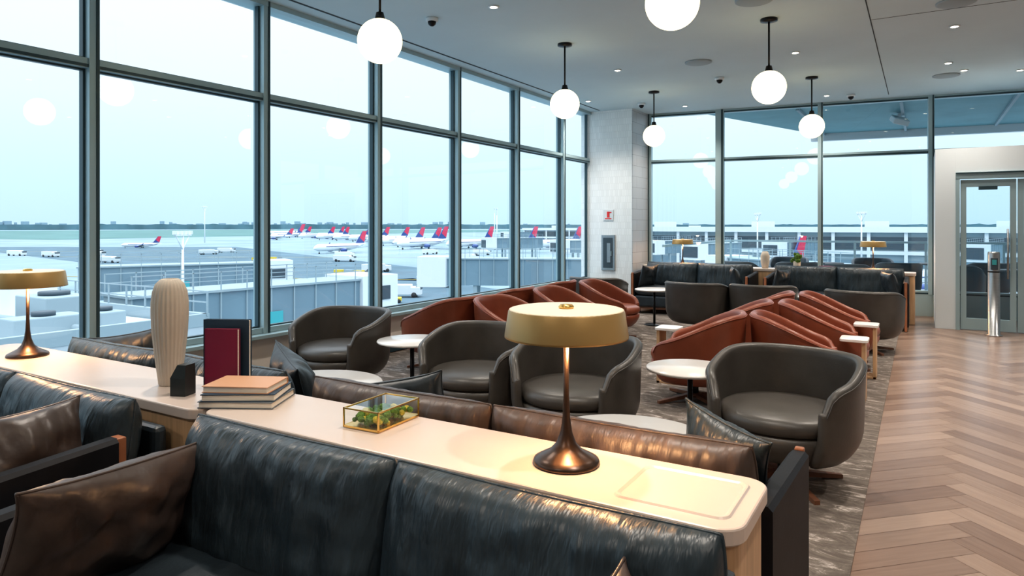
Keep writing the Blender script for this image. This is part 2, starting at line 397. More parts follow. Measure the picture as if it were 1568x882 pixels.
mb.lathe([(.0,zc+R+.05),(.028,zc+R+.05),(.04,zc+R),(.05,zc+R-.012),(0,zc+R-.012)],'black_metal',20)
mb.lathe([(max(R*sin(pi*i/24),0),zc-R*cos(pi*i/24)) for i in range(25)],'globe_opal',40)
o=None
for (x,y) in((-3.60,4.0),(-1.37,4.28),(-3.60,7.2),(-1.35,7.42),(-3.66,10.5),(-1.35,10.65),(-3.6,.8),(-1.37,.9)):
    if o is None: o=mb.build('globe_pendant_lamp',(x,y,0)); gm=o.data
    else: place('globe_pendant_lamp',gm,(x,y,0))

# ---------------------------------------------------------------- consoles
def console(name,x0,x1,y0,y1,tray=None,zt=.78):
    mb=MB(); c=((x0+x1)/2,(y0+y1)/2)
    mb.rslab(c,x1-x0,y1-y0,.07,zt-.045,zt,.006,'laminate')
    mb.rslab(c,x1-x0-.03,y1-y0-.03,.06,.0,zt-.045,.001,'oak')
    if tray:
        cx,cy,w,d=tray
        pts=[]
        for (qx,qy,a0) in((1,1,0),(-1,1,90),(-1,-1,180),(1,-1,270)):
            for k in range(6):
                a=radians(a0+18*k); pts.append((cx+qx*(w/2-.03)+.03*cos(a),cy+qy*(d/2-.03)+.03*sin(a)))
        n=len(pts); vs=[];fs=[]
        for ins,z in((-.004,zt),(0,zt+.005),(.004,zt+.005),(.012,zt+.0003)):
            vs+=[(cx+(x-cx)*(1-ins/(w/2)),cy+(y-cy)*(1-ins/(d/2)),z) for x,y in pts]
        for i in range(3):
            for j in range(n):
                k=(j+1)%n; fs.append((i*n+j,i*n+k,(i+1)*n+k,(i+1)*n+j))
        mb.add(vs,fs,'laminate',False)
    return mb.build(name,(0,0,CZ))
console('console_table',-2.395,-.36,1.63,2.02,tray=(-.555,1.825,.30,.27),zt=.773)
console('console_table',-4.75,-2.41,1.63,2.02,zt=.773)
console('console_table',-4.35,-.06,11.85,12.22,zt=.773)

# ---------------------------------------------------------------- sofas
def sofa(w=2.02,arm_back=.38,backc='leather_slate_fold',seed=0,hi=True,armz=.68,right=True,left=True,backstrip=False,cz=.61,panel='leather_panel'):
    mb=MB(); n=50 if hi else 20; leather='leather_slate'
    mb.box((0,.0,.10),(w-.1,.70,.04),'walnut')
    for x in(-w/2+.12,w/2-.12):
        for y in(-.32,.32): mb.box((x,y,.045),(.05,.05,.09),'black_metal')
    xl=-w/2+(.07 if left else 0); xr=w/2-(.07 if right else 0)
    mb.box(((xl+xr)/2,.0,.21),(xr-xl,.76,.19),leather,.03)
    mb.box(((xl+xr)/2,.37,.39),(xr-xl,.055,.62),leather,.02)
    for sx in(-1,1):
        if (sx>0 and not right) or (sx<0 and not left): continue
        L=arm_back+.38; cy=(arm_back-.38)/2
        # arm panel, top edge rising towards the back
        y0,y1=-.37,cy+L/2-.015; x0,x1=sx*(w/2-.07),sx*w/2; zf,zb=armz,armz+.05*(y1-y0)/.74
        ch=.014
        pr=[(x0,0),(x0,-ch),(x0+sx*ch,0),(x1-sx*ch,0),(x1,-ch),(x1,0)]
        vs=[]
        for (yy,zt) in((y0,zf),(y1,zb)):
            vs+=[(x0,yy,.06),(x0,yy,zt-ch),(x0+sx*ch,yy,zt),(x1-sx*ch,yy,zt),(x1,yy,zt-ch),(x1,yy,.06)]
        mb.add(vs,[(0,1,2,3,4,5),(11,10,9,8,7,6)]+[(i,(i+1)%6,6+(i+1)%6,6+i) for i in range(6)],panel)
        mb.box((sx*(w/2-.035),-.385,(armz+.01)/2),(.035,.028,armz+.01),'wood_orange',.006)
        if backstrip: mb.box((sx*(w/2-.035),arm_back,(armz+.02)/2),(.055,.035,armz+.05),'wood_orange',.004)
    iw=(xr-xl)/2; xm=(xl+xr)/2
    for k in(-1,1):
        mb.cushion(iw,.68,.17,T(xm+k*iw/2,-.06,.375)@RX(90),'leather_slate',n=n,p=9,rc=.02,wr=.006,seed=seed+k)
        mb.cushion(iw+.012,.45,.20,T(xm+k*(iw/2),.235,cz)@RX(-9),backc,n=n+30 if hi else n,p=5,rc=.03,wr=.009,fold=.010 if hi else 0,seed=seed+k*2,drop=.012)
    return mb
sofa(1.90,.18,seed=1,right=False).build('leather_sofa',(-1.31,1.22,CZ))
sofa(2.04,.18,seed=14,backstrip=True).build('leather_sofa',(-3.52,1.22,CZ))
sofa(2.04,.38,seed=5,backc='leather_lamplit_fold',cz=.60,armz=.63).build('leather_sofa',(-1.385,2.43,CZ),180)
sofa(2.04,.38,seed=9,cz=.60,armz=.63).build('leather_sofa',(-3.46,2.43,CZ),180)
s4=sofa(1.95,.38,seed=3,hi=False,cz=.63).build('leather_sofa',(-3.28,11.40,CZ))
place('leather_sofa',s4.data,(-1.12,11.40,CZ))
def pillow(loc,rz,tilt,w=.58,h=.40,mt='leather_slate',seed=0,roll=0,wr=.018):
    mb=MB(); mb.cushion(w,h,.17,RX(tilt)@RY(roll),mt,n=50,p=2.6,conc=.06,rc=-.04,wr=wr,fold=.010,seed=seed)
    o=mb.build('throw_pillow',loc,rz); return o
pillow((-2.07,1.13,.62),90+10,20,.66,.38,'leather_brown',1,4,.024)
pillow((-.49,1.12,.605),-90,18,.5,.36,'leather_brown',2)
pillow((-2.70,1.12,.655),-90+4,16,.52,.38,'leather_brown',3)
pillow((-.575,2.37,.675),-24,16,.32,.37,'leather_slate_fold',4,14)
pillow((-2.05,2.44,.63),30,16,.42,.36,'leather_slate',5,-10)
pillow((-2.80,2.46,.66),-30,16,.44,.36,'leather_slate',6,10)
pillow((-4.22,2.44,.65),30,14,.46,.38,'leather_slate',7,-10)
for i,(x,y,r) in enumerate(((-4.02,11.25,75),(-2.55,11.22,-72),(-1.86,11.22,75),(-.38,11.22,-70))):
    pillow((x,y,.64),r,14,.44,.36,'leather_slate',10+i,0)

# ---------------------------------------------------------------- tub chairs
def sm(x): x=max(0,min(1,x)); return x*x*(3-2*x)
def tub(leather,back,arm,e=2.5,rx=.415,ry=.40,flare=.03,endz=.44,opening=46,dropa=45,dropb=125,thk=.055,pw=1.0):
    mb=MB(); NS=60; K=12; rings=[]; pipe=[]
    pe=180-opening
    def prof_s(z):
        q=max(0,min(1,(z-.17)/.20))
        return .66+.34*math.sqrt(max(0,1-(1-q)**2))+flare*max(0,(z-.37)/.38)
    for i in range(NS+1):
        ph=-pe+2*pe*i/NS; a=radians(ph); sx_,cy_=sin(a),cos(a)
        r=1/((abs(sx_)/rx)**e+(abs(cy_)/ry)**e)**(1/e)
        h=arm+(back-arm)*sm(1-(abs(ph)-dropa)/(dropb-dropa))**pw
        tt=max(0,(abs(ph)-(pe-16))/16); h-= (arm-endz)*(1-math.sqrt(max(0,1-tt*tt)))
        loop=[]
        for k in range(K+1):
            z=.17+(h-thk*.5-.17)*(k/K)**1.3; loop.append((r*prof_s(z),z))
        ro=r*prof_s(h)
        for q in(30,60,90,120,150):
            aa=radians(q); loop.append((ro-thk/2+thk/2*cos(aa),h-thk*.5+thk*.5*sin(aa)))
        for k in range(K,-1,-1):
            z=.33+(h-thk*.5-.33)*k/K; loop.append((r*prof_s(z)-thk,z))
        rings.append([(rr*sx_,rr*cy_,z) for rr,z in loop])
        pipe.append(Vector(((ro+.001)*sx_,(ro+.001)*cy_,h-thk*.45)))
    def cap(ring,tang):
        out=[]
        for s_,off in((.8,.016),(.35,.026)):
            n=len(ring); new=[]
            for q in range(n):
                p=Vector(ring[q]); p2=Vector(ring[n-1-q]); mid=(p+p2)/2
                new.append(tuple(mid+(p-mid)*s_+tang*off))
            out.append(new)
        return out
    t0=(Vector(rings[0][0])-Vector(rings[1][0])).normalized(); t1=(Vector(rings[-1][0])-Vector(rings[-2][0])).normalized()
    c0=cap(rings[0],t0); c1=cap(rings[-1],t1)
    rings=c0[::-1]+rings+c1
    n=len(rings[0]); vs=[p for r_ in rings for p in r_]; fs=[]
    for i in range(len(rings)-1):
        for j in range(n):
            k=(j+1)%n; fs.append((i*n+j,i*n+k,(i+1)*n+k,(i+1)*n+j))
    fs.append(tuple(range(n))); fs.append(tuple((len(rings)-1)*n+j for j in range(n)))
    mb.add(vs,fs,leather,True)
    vs=[];fs=[]
    for k,p in enumerate(pipe):
        nr=Vector((p.x,p.y,0)).normalized()
        for a in range(6): aa=a*pi/3; vs.append(tuple(p+nr*.004*cos(aa)+Vector((0,0,1))*.004*sin(aa)))
    for k in range(len(pipe)-1):
        for a in range(6): a2=(a+1)%6; fs.append((k*6+a,k*6+a2,(k+1)*6+a2,(k+1)*6+a))
    mb.add(vs,fs,leather,True)
    mb.lathe([(0,.165),(.22,.167),(.28,.18),(.33,.22),(.37,.29),(.375,.335),(.34,.345),(0,.345)],leather,40,smooth=True,sy=.97)
    mb.lathe([(0,.34),(.34,.34),(.372,.355),(.38,.385),(.372,.42),(.335,.44),(.2,.452),(0,.455)],leather,40,sx=.99,sy=.97)
    mb.lathe([(.035,.04),(.03,.175)],'black_metal',16); mb.lathe([(0,.03),(.05,.03),(.055,.06),(0,.065)],'walnut',16)
    for a in(45,135,225,315):
        M=RZ(a); mb.add([(.03,-.025,.03),(.03,.025,.03),(.03,.025,.065),(.03,-.025,.065),(.36,-.016,.0),(.36,.016,.0),(.36,.016,.022),(.36,-.016,.022)],
            [(0,1,2,3),(7,6,5,4),(0,4,5,1),(1,5,6,2),(2,6,7,3),(3,7,4,0)],'walnut',False,M)
    return mb
g=tub('leather_gray',.735,.615,endz=.50,dropa=50,dropb=140,e=2.4)
gm=None
for (x,y,r) in((-4.42,4.40,10),(-2.80,4.18,2),(-1.97,4.10,4),(-.69,4.24,-8),(-2.62,9.30,175),(-1.78,9.38,185),(-.58,9.15,170),(-4.14,9.42,180)):
    if gm is None: o=g.build('gray_tub_armchair',(x,y,CZ),r); gm=o.data
    else: place('gray_tub_armchair',gm,(x,y,CZ),r)
g=tub('leather_rust',.765,.53,e=2.3,endz=.46,opening=48,dropa=30,dropb=135,rx=.40,ry=.40,flare=.05)
rm=None
for (x,y,r) in((-1.66,5.80,-84),(-1.64,6.88,-86),(-1.60,7.92,-90),(-.82,6.02,104),(-.77,7.06,98),(-.73,8.06,96),
               (-4.36,5.80,-92),(-4.36,6.95,-90),(-4.36,8.1,-90),(-3.50,5.92,90),(-3.50,7.15,92),(-3.50,8.38,95)):
    if rm is None: o=g.build('rust_leather_armchair',(x,y,CZ),r); rm=o.data
    else: place('rust_leather_armchair',rm,(x,y,CZ),r)

# ---------------------------------------------------------------- tables
mb=MB(); mb.lathe([(0,.515),(.27,.515),(.288,.522),(.292,.530),(.288,.538),(0,.54)],'marble',48)
mb.lathe([(0,.50),(.06,.50),(.06,.515),(0,.515)],'black_metal',20); mb.lathe([(.018,.01),(.018,.51)],'black_metal',16)
mb.lathe([(0,0),(.15,0),(.15,.008),(.14,.012),(.03,.018),(0,.03)],'black_metal',32)
tm=None
for (x,y) in((-3.64,4.44),(-1.33,4.54),(-3.43,9.86),(-1.2,9.98)):
    if tm is None: o=mb.build('round_side_table',(x,y,CZ)); tm=o.data
    else: place('round_side_table',tm,(x,y,CZ))
mb=MB(); mb.lathe([(0,.42),(.38,.42),(.40,.43),(.40,.44),(.395,.45),(0,.452)],'marble',56,sx=1.03,sy=.93)
mb.lathe([(0,0),(.20,0),(.20,.012),(.05,.03),(.035,.06),(.035,.40),(.10,.42),(0,.42)],'black_metal',32)
o=mb.build('round_coffee_table',(-1.24,3.20,CZ)); place('round_coffee_table',o.data,(-3.42,3.24,CZ))
mb=MB(); mb.rslab((0,0),.22,.24,.04,.50,.525,.004,'marble'); mb.box((.075,0,.25),(.03,.20,.50),'oak',.003); mb.box((0,0,.012),(.18,.20,.024),'oak',.003)
o=mb.build('oak_side_table',(-.49,6.545,CZ),0)
for p,r in(((-.46,7.56),0),((-2.06,6.34),180)): place('oak_side_table',o.data,(*p,CZ),r)

# ---------------------------------------------------------------- table lamps
def tlamp(loc,p=10):
    global LM
    if LM is None:
        mb=MB()
        mb.lathe([(0,0),(.100,0),(.101,.006),(.098,.014),(.080,.024),(.050,.040),(.030,.062),(.018,.095),(.0115,.14),(.0085,.20),(.0085,.395)],'bronze_metal',48)
        mb.lathe([(.0085,.395),(.0085,.455),(0,.456)],'bronze_metal',16)
        mb.lathe([(.183,.382),(.187,.382),(.187,.388),(.176,.460),(.172,.466)],'shade_gold',64)
        mb.lathe([(.181,.385),(.168,.460)],'shade_top',64)
        mb.lathe([(0,.459),(.172,.459),(.173,.4655),(.165,.468),(0,.468)],'shade_top',60)
        mb.lathe([(0,.468),(.022,.468),(.024,.474),(.018,.480),(0,.481)],'brass',24)
        mb.lathe([(0,.392),(.045,.396),(.06,.42),(.045,.445),(0,.45)],'bulb_warm',24)
        for a in(0,120,240): mb.cyl((0,0,.455),(.17*cos(radians(a)),.17*sin(radians(a)),.455),.003,'bronze_metal',seg=6)
        mb.cyl((.03,0,.38),(.03,.0,.45),.0015,'brass',seg=6)
        o=mb.build('table_lamp',loc); 
        bm=bmesh.new(); bm.from_mesh(o.data)
        dl=[f for f in bm.faces if len(f.verts)==64]
        bmesh.ops.delete(bm,geom=dl,context='FACES_ONLY'); bm.to_mesh(o.data); bm.free()
        LM=o.data
    else: o=place('table_lamp',LM,loc)
    light('bulb','POINT',(0.03,0,.375),p,(1,.56,.27),o,shadow_soft_size=.045)
LM=None
tlamp((-.92,1.85,.781)); tlamp((-4.22,1.84,.781)); tlamp((-3.66,12.03,.781)); tlamp((-.64,12.03,.781))

# ---------------------------------------------------------------- decor
mb=MB(); ribs=lambda a,z: (1+.022*cos(26*a))*.92
mb.lathe([(0,0),(.046,0),(.050,.006),(.056,.05),(.068,.14),(.079,.24),(.083,.32),(.083,.37),(.077,.42),(.064,.455),(.044,.474),(.036,.478),(.034,.472),(.044,.45),(0,.44)],'ceramic',156,fn=ribs)
mb.build('ceramic_vase',(-2.91,1.84,.781))
def book(mb,w,d,t,M,cov,spine_x=True):
    mb.box((0,0,.0015),(w,d,.003),cov,M=M); mb.box((0,0,t-.0015),(w,d,.003),cov,M=M)
    mb.box((-w/2+.0015,0,t/2),(.003,d,t),cov,M=M); mb.box((.0,0,t/2),(w-.010,d-.008,t-.006),'page',M=M)
mb=MB()
book(mb,.24,.30,.026,T(0,0,0)@RZ(-62),'book_gray'); book(mb,.225,.29,.028,T(.0,0,.026)@RZ(-58),'book_navy'); book(mb,.20,.27,.026,T(-.01,.0,.054)@RZ(-64),'book_tan')
mb.build('book_stack',(-2.36,1.83,.781),0)
mb=MB()
book(mb,.21,.30,.028,T(.0,.10,.0)@RZ(18)@T(0,0,.15)@RX(90)@T(0,0,0),'book_navy')
book(mb,.15,.265,.026,T(.015,.055,.0)@RZ(18)@T(0,0,.1325)@RX(90),'book_maroon')
mb.build('standing_books',(-2.64,1.86,.781),8)
mb=MB(); mb.prism([(-.035,-.035),(.035,-.035),(.035,.035),(-.035,.035)],0,.075,'book_black')
mb.add([(-.035,-.035,.075),(.035,-.035,.075),(.035,.035,.075),(-.035,.035,.075),(-.005,-.03,.13),(.035,-.03,.13),(.035,.03,.13),(-.005,.03,.13)],[(0,1,5,4),(1,2,6,5),(2,3,7,6),(3,0,4,7),(4,5,6,7)],'book_black')
mb.build('black_bookend',(-2.69,1.76,.781),20)
mb=MB(); w,d,h=.155,.235,.068; bt=.005
mb.box((0,0,.004),(w,d,.008),'brass')
for z in(.006,h):
    for sx in(-1,1): mb.box((sx*w/2,0,z),(bt,d+bt,bt),'brass')
    for sy in(-1,1): mb.box((0,sy*d/2,z),(w+bt,bt,bt),'brass')
for sx in(-1,1):
    for sy in(-1,1): mb.box((sx*w/2,sy*d/2,h/2),(bt,bt,h),'brass')
for sx in(-1,1): mb.add([(sx*w/2,-d/2,.006),(sx*w/2,d/2,.006),(sx*w/2,d/2,h),(sx*w/2,-d/2,h)],[(0,1,2,3)],'glass_clear')
for sy in(-1,1): mb.add([(-w/2,sy*d/2,.006),(w/2,sy*d/2,.006),(w/2,sy*d/2,h),(-w/2,sy*d/2,h)],[(0,1,2,3)],'glass_clear')
mb.add([(-w/2,-d/2,h),(w/2,-d/2,h),(w/2,d/2,h),(-w/2,d/2,h)],[(0,1,2,3)],'glass_clear')
for k in range(130):
    x=random.uniform(-w/2+.018,w/2-.018);y=random.uniform(-d/2+.018,d/2-.018);r=random.uniform(.008,.017)
    sd=random.random()*50
    mb.lathe([(r*sin(pi*i/8),r*.9*(1-cos(pi*i/8))) for i in range(9)],'moss' if random.random()<.55 else 'moss_yellow',12,T(x,y,.006+random.uniform(0,.018)),fn=lambda a,z:1+.25*noise.noise(Vector((cos(a)*2+sd,sin(a)*2,z*90))))
mb.build('moss_terrarium_box',(-1.69,1.89,.782),3)
mb=MB(); mb.lathe([(0,0),(.05,0),(.055,.04),(.06,.12),(.05,.125),(0,.11)],'ceramic',20)
for k in range(24):
    a=random.uniform(0,2*pi);rr=random.uniform(.0,.09);z=random.uniform(.13,.24)
    mb.lathe([(.025*sin(pi*i/6),.03*(1-cos(pi*i/6))) for i in range(7)],'moss',8,T(rr*cos(a),rr*sin(a),z-.03))
mb.build('potted_plant',(-1.75,12.03,.781))
mb=MB(); book(mb,.18,.26,.03,I4,'book_gray'); book(mb,.16,.22,.03,T(0,0,.03)@RZ(12),'book_maroon'); mb.build('book_stack',(-1.3,12.03,.781),20)
mb=MB(); mb.lathe([(0,0),(.05,0),(.07,.10),(.075,.20),(.05,.27),(.03,.28),(0,.26)],'ceramic',32); mb.build('ceramic_vase',(-2.25,12.03,.781))

# ---------------------------------------------------------------- exterior
ZG=-9.5
mb=MB(); mb.add([(-5000,-2500,0),(5000,-2500,0),(5000,6000,0),(-5000,6000,0)],[(0,1,2,3)],'tarmac'); mb.build('ground',(0,0,ZG))
def strip(pts,mt,z,name):
    mb=MB(); mb.add([(x,y,z) for x,y in pts],[tuple(range(len(pts)))],mt); return mb.build(name,(0,0,ZG))
strip([(-1700,150),(-560,260),(-700,1500),(-1500,1200)],'grass',.05,'grass_field')
strip([(-900,520),(-600,600),(-600,1500),(-1400,1200)],'grass',.08,'grass_field')
for (a,b_) in (((-330,130),(-120,300)),((-170,70),(-60,120)),((-260,120),(-60,230))):
    A=Vector((*a,0));B=Vector((*b_,0));n=Vector((-(B-A).y,(B-A).x,0)).normalized()*.4
    strip([tuple((A+n)[:2]),tuple((A-n)[:2]),tuple((B-n)[:2]),tuple((B+n)[:2])],'paint_yellow',.06,'taxiway_marking')
strip([(-420,150),(-130,90),(-60,115),(-300,225)],'tarmac_dark',.04,'taxiway_asphalt')
strip([(-120,60),(-60,45),(-40,90),(-90,110)],'tarmac_dark',.04,'taxiway_asphalt')
mb=MB(); vs=[];fs=[];n=500
for i in range(n+1):
    th=radians(-10+ i*130/n); R_=2000
    x=-R_*cos(th)*1.0; y=R_*sin(th)*1.0
    h=9.5+3.0+3.2*abs(noise.noise(Vector((i*.21,0,0))))+2.5*abs(noise.noise(Vector((i*1.3,3,0))))
    k=1.02
    vs+=[(x,y,0),(x,y,h),(x*k,y*k,h),(x*k,y*k,0)]
for i in range(n):
    for q in range(3): fs.append((i*4+q,i*4+q+1,i*4+q+5,i*4+q+4))
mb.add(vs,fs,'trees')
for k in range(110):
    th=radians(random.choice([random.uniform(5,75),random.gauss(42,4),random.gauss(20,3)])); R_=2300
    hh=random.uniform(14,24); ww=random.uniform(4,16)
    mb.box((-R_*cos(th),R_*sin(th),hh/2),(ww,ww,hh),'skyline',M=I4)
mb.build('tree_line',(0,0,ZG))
def airplane(L=38.,R=1.95,span=34.,tailh=12.3):
    mb=MB(); N=20; pr=[]
    for (f,k,dz) in((0,.02,-.3),(.012,.30,-.2),(.03,.55,-.1),(.06,.82,0),(.10,1,0),(.68,1,0),(.80,.80,.25),(.90,.5,.5),(.97,.22,.8),(1,.06,.9)):
        pr.append((f*L,R*k,dz*R))
    zc=3.4; vs=[];fs=[]
    for x,r,dz in pr:
        for j in range(N): a=2*pi*j/N; vs.append((L/2-x,r*cos(a),zc+dz+r*sin(a)))
    for i in range(len(pr)-1):
        for j in range(N): k=(j+1)%N; fs.append((i*N+j,i*N+k,(i+1)*N+k,(i+1)*N+j))
    mb.add(vs,fs,'plane_white',True)
    for sy in(-1,1):
        mb.add([(3,sy*1.5,2.5),(-3.5,sy*1.5,2.5),(-6.5,sy*span/2,3.7),(-5,sy*span/2,3.7),(3,sy*1.5,2.9),(-3.5,sy*1.5,2.9),(-6.5,sy*span/2,3.85),(-5,sy*span/2,3.85)],
           [(0,1,2,3),(7,6,5,4),(0,4,5,1),(1,5,6,2),(2,6,7,3),(3,7,4,0)],'plane_gray')
        mb.add([(-5.0,sy*span/2,3.7),(-6.5,sy*span/2,3.7),(-7.2,sy*(span/2+.3),5.6),(-6.6,sy*(span/2+.3),5.6)],[(0,1,2,3)],'plane_navy')
        mb.add([(-L/2+4.5,sy*.6,4.4),(-L/2+1.5,sy*.6,4.4),(-L/2+.2,sy*6.2,4.8),(-L/2+1.6,sy*6.2,4.8),(-L/2+4.5,sy*.6,4.6),(-L/2+1.5,sy*.6,4.6),(-L/2+.2,sy*6.2,4.9),(-L/2+1.6,sy*6.2,4.9)],
           [(0,1,2,3),(7,6,5,4),(0,4,5,1),(1,5,6,2),(2,6,7,3),(3,7,4,0)],'plane_white')
        mb.lathe([(.0,0),(.75,.1),(1.0,.8),(1.0,2.6),(.6,4.0),(0,4.3)],'plane_navy',16,T(4.4,sy*5.6,1.75)@RY(-90))
        mb.box((1.5,sy*5.6,2.55),(2.4,.25,.7),'plane_white')
        mb.cyl((-1.5,sy*2.8,.5),(-1.5,sy*2.8,2.6),.18,'plane_gray'); mb.cyl((-1.5,sy*2.5,.55),(-1.5,sy*3.1,.55),.55,'rubber')
        mb.box((0,sy*(R+.0),zc+.45),(L*.62,.06,.30),'plane_navy')
    mb.box((L/2-1.9,0,zc+.75),(.9,1.5,.45),'rubber')
    mb.cyl((L/2-4,0,.4),(L/2-4,0,2.2),.14,'plane_gray'); mb.cyl((L/2-4,-.25,.4),(L/2-4,.25,.4),.4,'rubber')
    b0=-L/2
    def fin(p,mt,w): 
        n=len(p); mb.add([(x,-w,z) for x,z in p]+[(x,w,z) for x,z in p],[tuple(range(n)),tuple(range(2*n-1,n-1,-1))]+[(i,(i+1)%n,n+(i+1)%n,n+i) for i in range(n)],mt)
    fin([(b0+8,5.0),(b0+1.4,5.0),(b0-.8,tailh),(b0+2.4,tailh)],'plane_navy',.16)
    fin([(b0+4.6,8.4),(b0+1.2,5.9),(b0-.8,tailh),(b0+2.4,tailh)],'plane_red',.19)
    return mb
a=airplane().build('airplane',(-198,197,ZG),266); a.scale=(.70,)*3; am=a.data
for (x,y,r,s_) in((-200,252,262,.85),(-180,262,262,.85),(-161,270,258,.85),(-143,280,256,.85),(-122,285,256,.85),(-560,480,240,1),(-479,412,255,.8),(-452,437,262,.8),(-426,397,245,.8),(-385,375,262,.8),(-350,360,250,.8),(-500,440,250,.8),(-420,350,240,.7),(-324,190,225,.46),(-25,137,250,.72),(-2,128,240,.66),(-245,290,255,.8),(-290,330,250,.8),(-320,345,250,.8),(-222,275,255,.8)):
    place('airplane',am,(x,y,ZG),r,s_)
def terminal(name,x0,x1,y0,dep,h):
    mb=MB(); L=x1-x0
    mb.box(((x0+x1)/2,y0+dep/2,h*.5),(L,dep,h),'ext_gray'); mb.box(((x0+x1)/2,y0-.4,h-.6),(L+2,1.6,1.2),'ext_white')
    mb.box(((x0+x1)/2,y0-.15,h*.66),(L,.3,h*.26),'ext_dark'); mb.box(((x0+x1)/2,y0-.3,h*.46),(L,.8,.8),'ext_white')
    mb.box(((x0+x1)/2,y0-.15,h*.2),(L,.3,h*.2),'bridge_panel')
    k=int(L/7)
    for i in range(k+1): mb.box((x0+L*i/k,y0-.4,h/2),(.7,.7,h),'ext_white')
    for i in range(int(L/26)): mb.box((x0+14+26*i,y0+dep/2,h+.7),(5,4,1.4),'ext_white')
    return mb.build(name,(0,0,ZG))
terminal('terminal_building',-75,120,172,25,10.6)
terminal('terminal_building',-190,-85,330,25,9.5)
def bridge(L,z=4.8):
    mb=MB()
    mb.box((L/2,0,z+1.35),(L,2.8,2.7),'bridge_panel'); mb.box((L/2,0,z+2.75),(L+.3,3.1,.12),'ext_gray')
    for i in range(int(L/1.5)+1): mb.box((i*1.5,0,z+1.35),(.08,2.94,2.7),'ext_gray')
    mb.box((L+1.4,.2,z+1.4),(3.0,3.8,3.1),'ext_white'); mb.box((L+2.95,.2,z+1.3),(.1,3.0,2.0),'ext_dark')
    mb.box((L+1.4,-1.72,z+1.8),(1.6,.08,.9),'ext_dark')
    for x in(2,L-3):
        for y in(-1.1,1.1): mb.box((x,y,z/2),(.4,.4,z),'ext_gray')
        mb.box((x,0,.5),(1.2,3.2,.8),'ext_dark')
        for y in(-1.7,1.7): mb.cyl((x,y-.2,.55),(x,y+.2,.55),.55,'rubber')
    for sy in(-1,1):
        mb.box((L/2,sy*1.45,z+3.75),(L,.05,.05),'ext_gray'); mb.box((L/2,sy*1.45,z+3.3),(L,.04,.04),'ext_gray')
        for i in range(int(L/1.5)+1): mb.box((i*1.5,sy*1.45,z+3.28),(.05,.05,1.0),'ext_gray')
    mb.box((L*.55,-1.5,z+1.0),(1.0,.08,.7),'cyan_sign')
    return mb
b1=bridge(14).build('jet_bridge',(-33.5,18.5,ZG),84)
place('jet_bridge',b1.data,(-60,30,ZG),60); 
for (x,y,r) in((-90,165,235),(-45,158,250),(-20,158,250),(12,158,255),(-30,64,205),(-6,66,140),(-175,310,240),(-130,310,240),(-62,150,240),(-32,140,255)): place('jet_bridge',b1.data,(x,y,ZG),r)
mb=MB(); H=9.5-2.6
mb.box((-43,5,H/2),(36,25,H),'concrete'); mb.box((-43,5,H+.02),(35.4,24.4,.04),'ext_white')
for (x,y,w,d) in((-43,17.4,36,.25),(-25.1,5,.25,25)): mb.box((x,y,H+.25),(w,d,.5),'ext_gray')
for i in range(25): mb.box((-60+i*1.46,17.4,H+.9),(.06,.06,1.0),'ext_gray')
for z in(.95,1.4): mb.box((-43,17.4,H+z),(36,.05,.05),'ext_gray')
for (x,y,w,d,h,mt) in((-31,14.5,2.6,1.8,1.2,'ext_gray'),(-35.5,15.3,2.0,2.0,1.6,'ext_white'),(-39.5,14.0,3.5,1.6,.8,'ext_gray'),(-30,10.8,1.6,1.6,1.1,'ext_white'),(-45,15.5,3,2,1.4,'ext_dark'),(-34,11.5,2.2,1.2,.7,'ext_dark'),(-49,14,2,2,2.2,'ext_gray'),(-28,14.9,1.5,1,.7,'ext_gray'),(-27.5,12.5,1.2,2.4,.8,'ext_gray'),(-37,9.5,3,1.4,1.1,'ext_gray'),(-42,11.5,1.4,1.4,1.5,'ext_white')):
    mb.box((x,y,H+h/2),(w,d,h),mt,.05); mb.lathe([(0,H+h),(min(w,d)*.32,H+h),(min(w,d)*.32,H+h+.15),(0,H+h+.15)],'ext_dark',16,T(x,y,0))
for y in(9,12.5): mb.cyl((-55,y,H+.3),(-26,y+.8,H+.3),.14,'ext_gray')
mb.build('gate_building',(0,0,ZG))
def mast(h,arm):
    mb=MB(); mb.cyl((0,0,0),(0,0,h),.16,'ext_white',.08); mb.box((0,0,h),(.2,arm,.12),'ext_white')
    for k in(-1,-.5,0,.5,1): mb.box((0,k*arm/2,h+.2),(.25,.32,.3),'ext_white'); 
    for k in(-1,1): mb.cyl((0,0,h-1.2),(0,k*arm*.45,h),.05,'ext_white')
    return mb
o=mast(10.2,2.6).build('light_mast',(-52,34,ZG),30); 
for (x,y,s_) in((-390,270,2.2),(-480,150,2.0),(-120,190,1.6),(-10,150,1.3),(-30,152,1.3),(-210,330,2.),(-98,215,1.7)): place('light_mast',o.data,(x,y,ZG),30,s_)
mb=MB(); mb.box((0,0,1.2),(5.2,2.0,1.5),'ext_white',.08); mb.box((3.3,0,1.0),(1.6,2.0,1.3),'ext_white',.15); mb.box((3.7,0,1.45),(.9,1.85,.5),'ext_dark',.1)
for x in(-1.6,3.1):
    for y in(-1,1): mb.cyl((x,y*.85,.42),(x,y*1.05,.42),.42,'rubber')
v1=mb.build('service_truck',(-69,80,ZG),30)
for (x,y,r) in((-110,120,60),(-75,97,10),(-150,150,20),(-230,160,80),(-240,175,30),(-250,130,15),(-270,140,10),(-90,140,0),(-60,130,90),(-40,120,30),(-52,47,100),(-60,52,20),(-205,110,15),(-215,112,15),(-260,120,10),(-280,118,20),(-170,170,45),(-125,180,0),(-100,160,30),(-75,150,20),(-140,210,20),(-160,205,80)): place('service_truck',v1.data,(x,y,ZG),r)
mb=MB()
mb.box((0,0,.55),(2.2,1.2,.5),'sign_yellow',.06); mb.box((-.5,0,1.3),(.9,1.1,.08),'ext_dark'); 
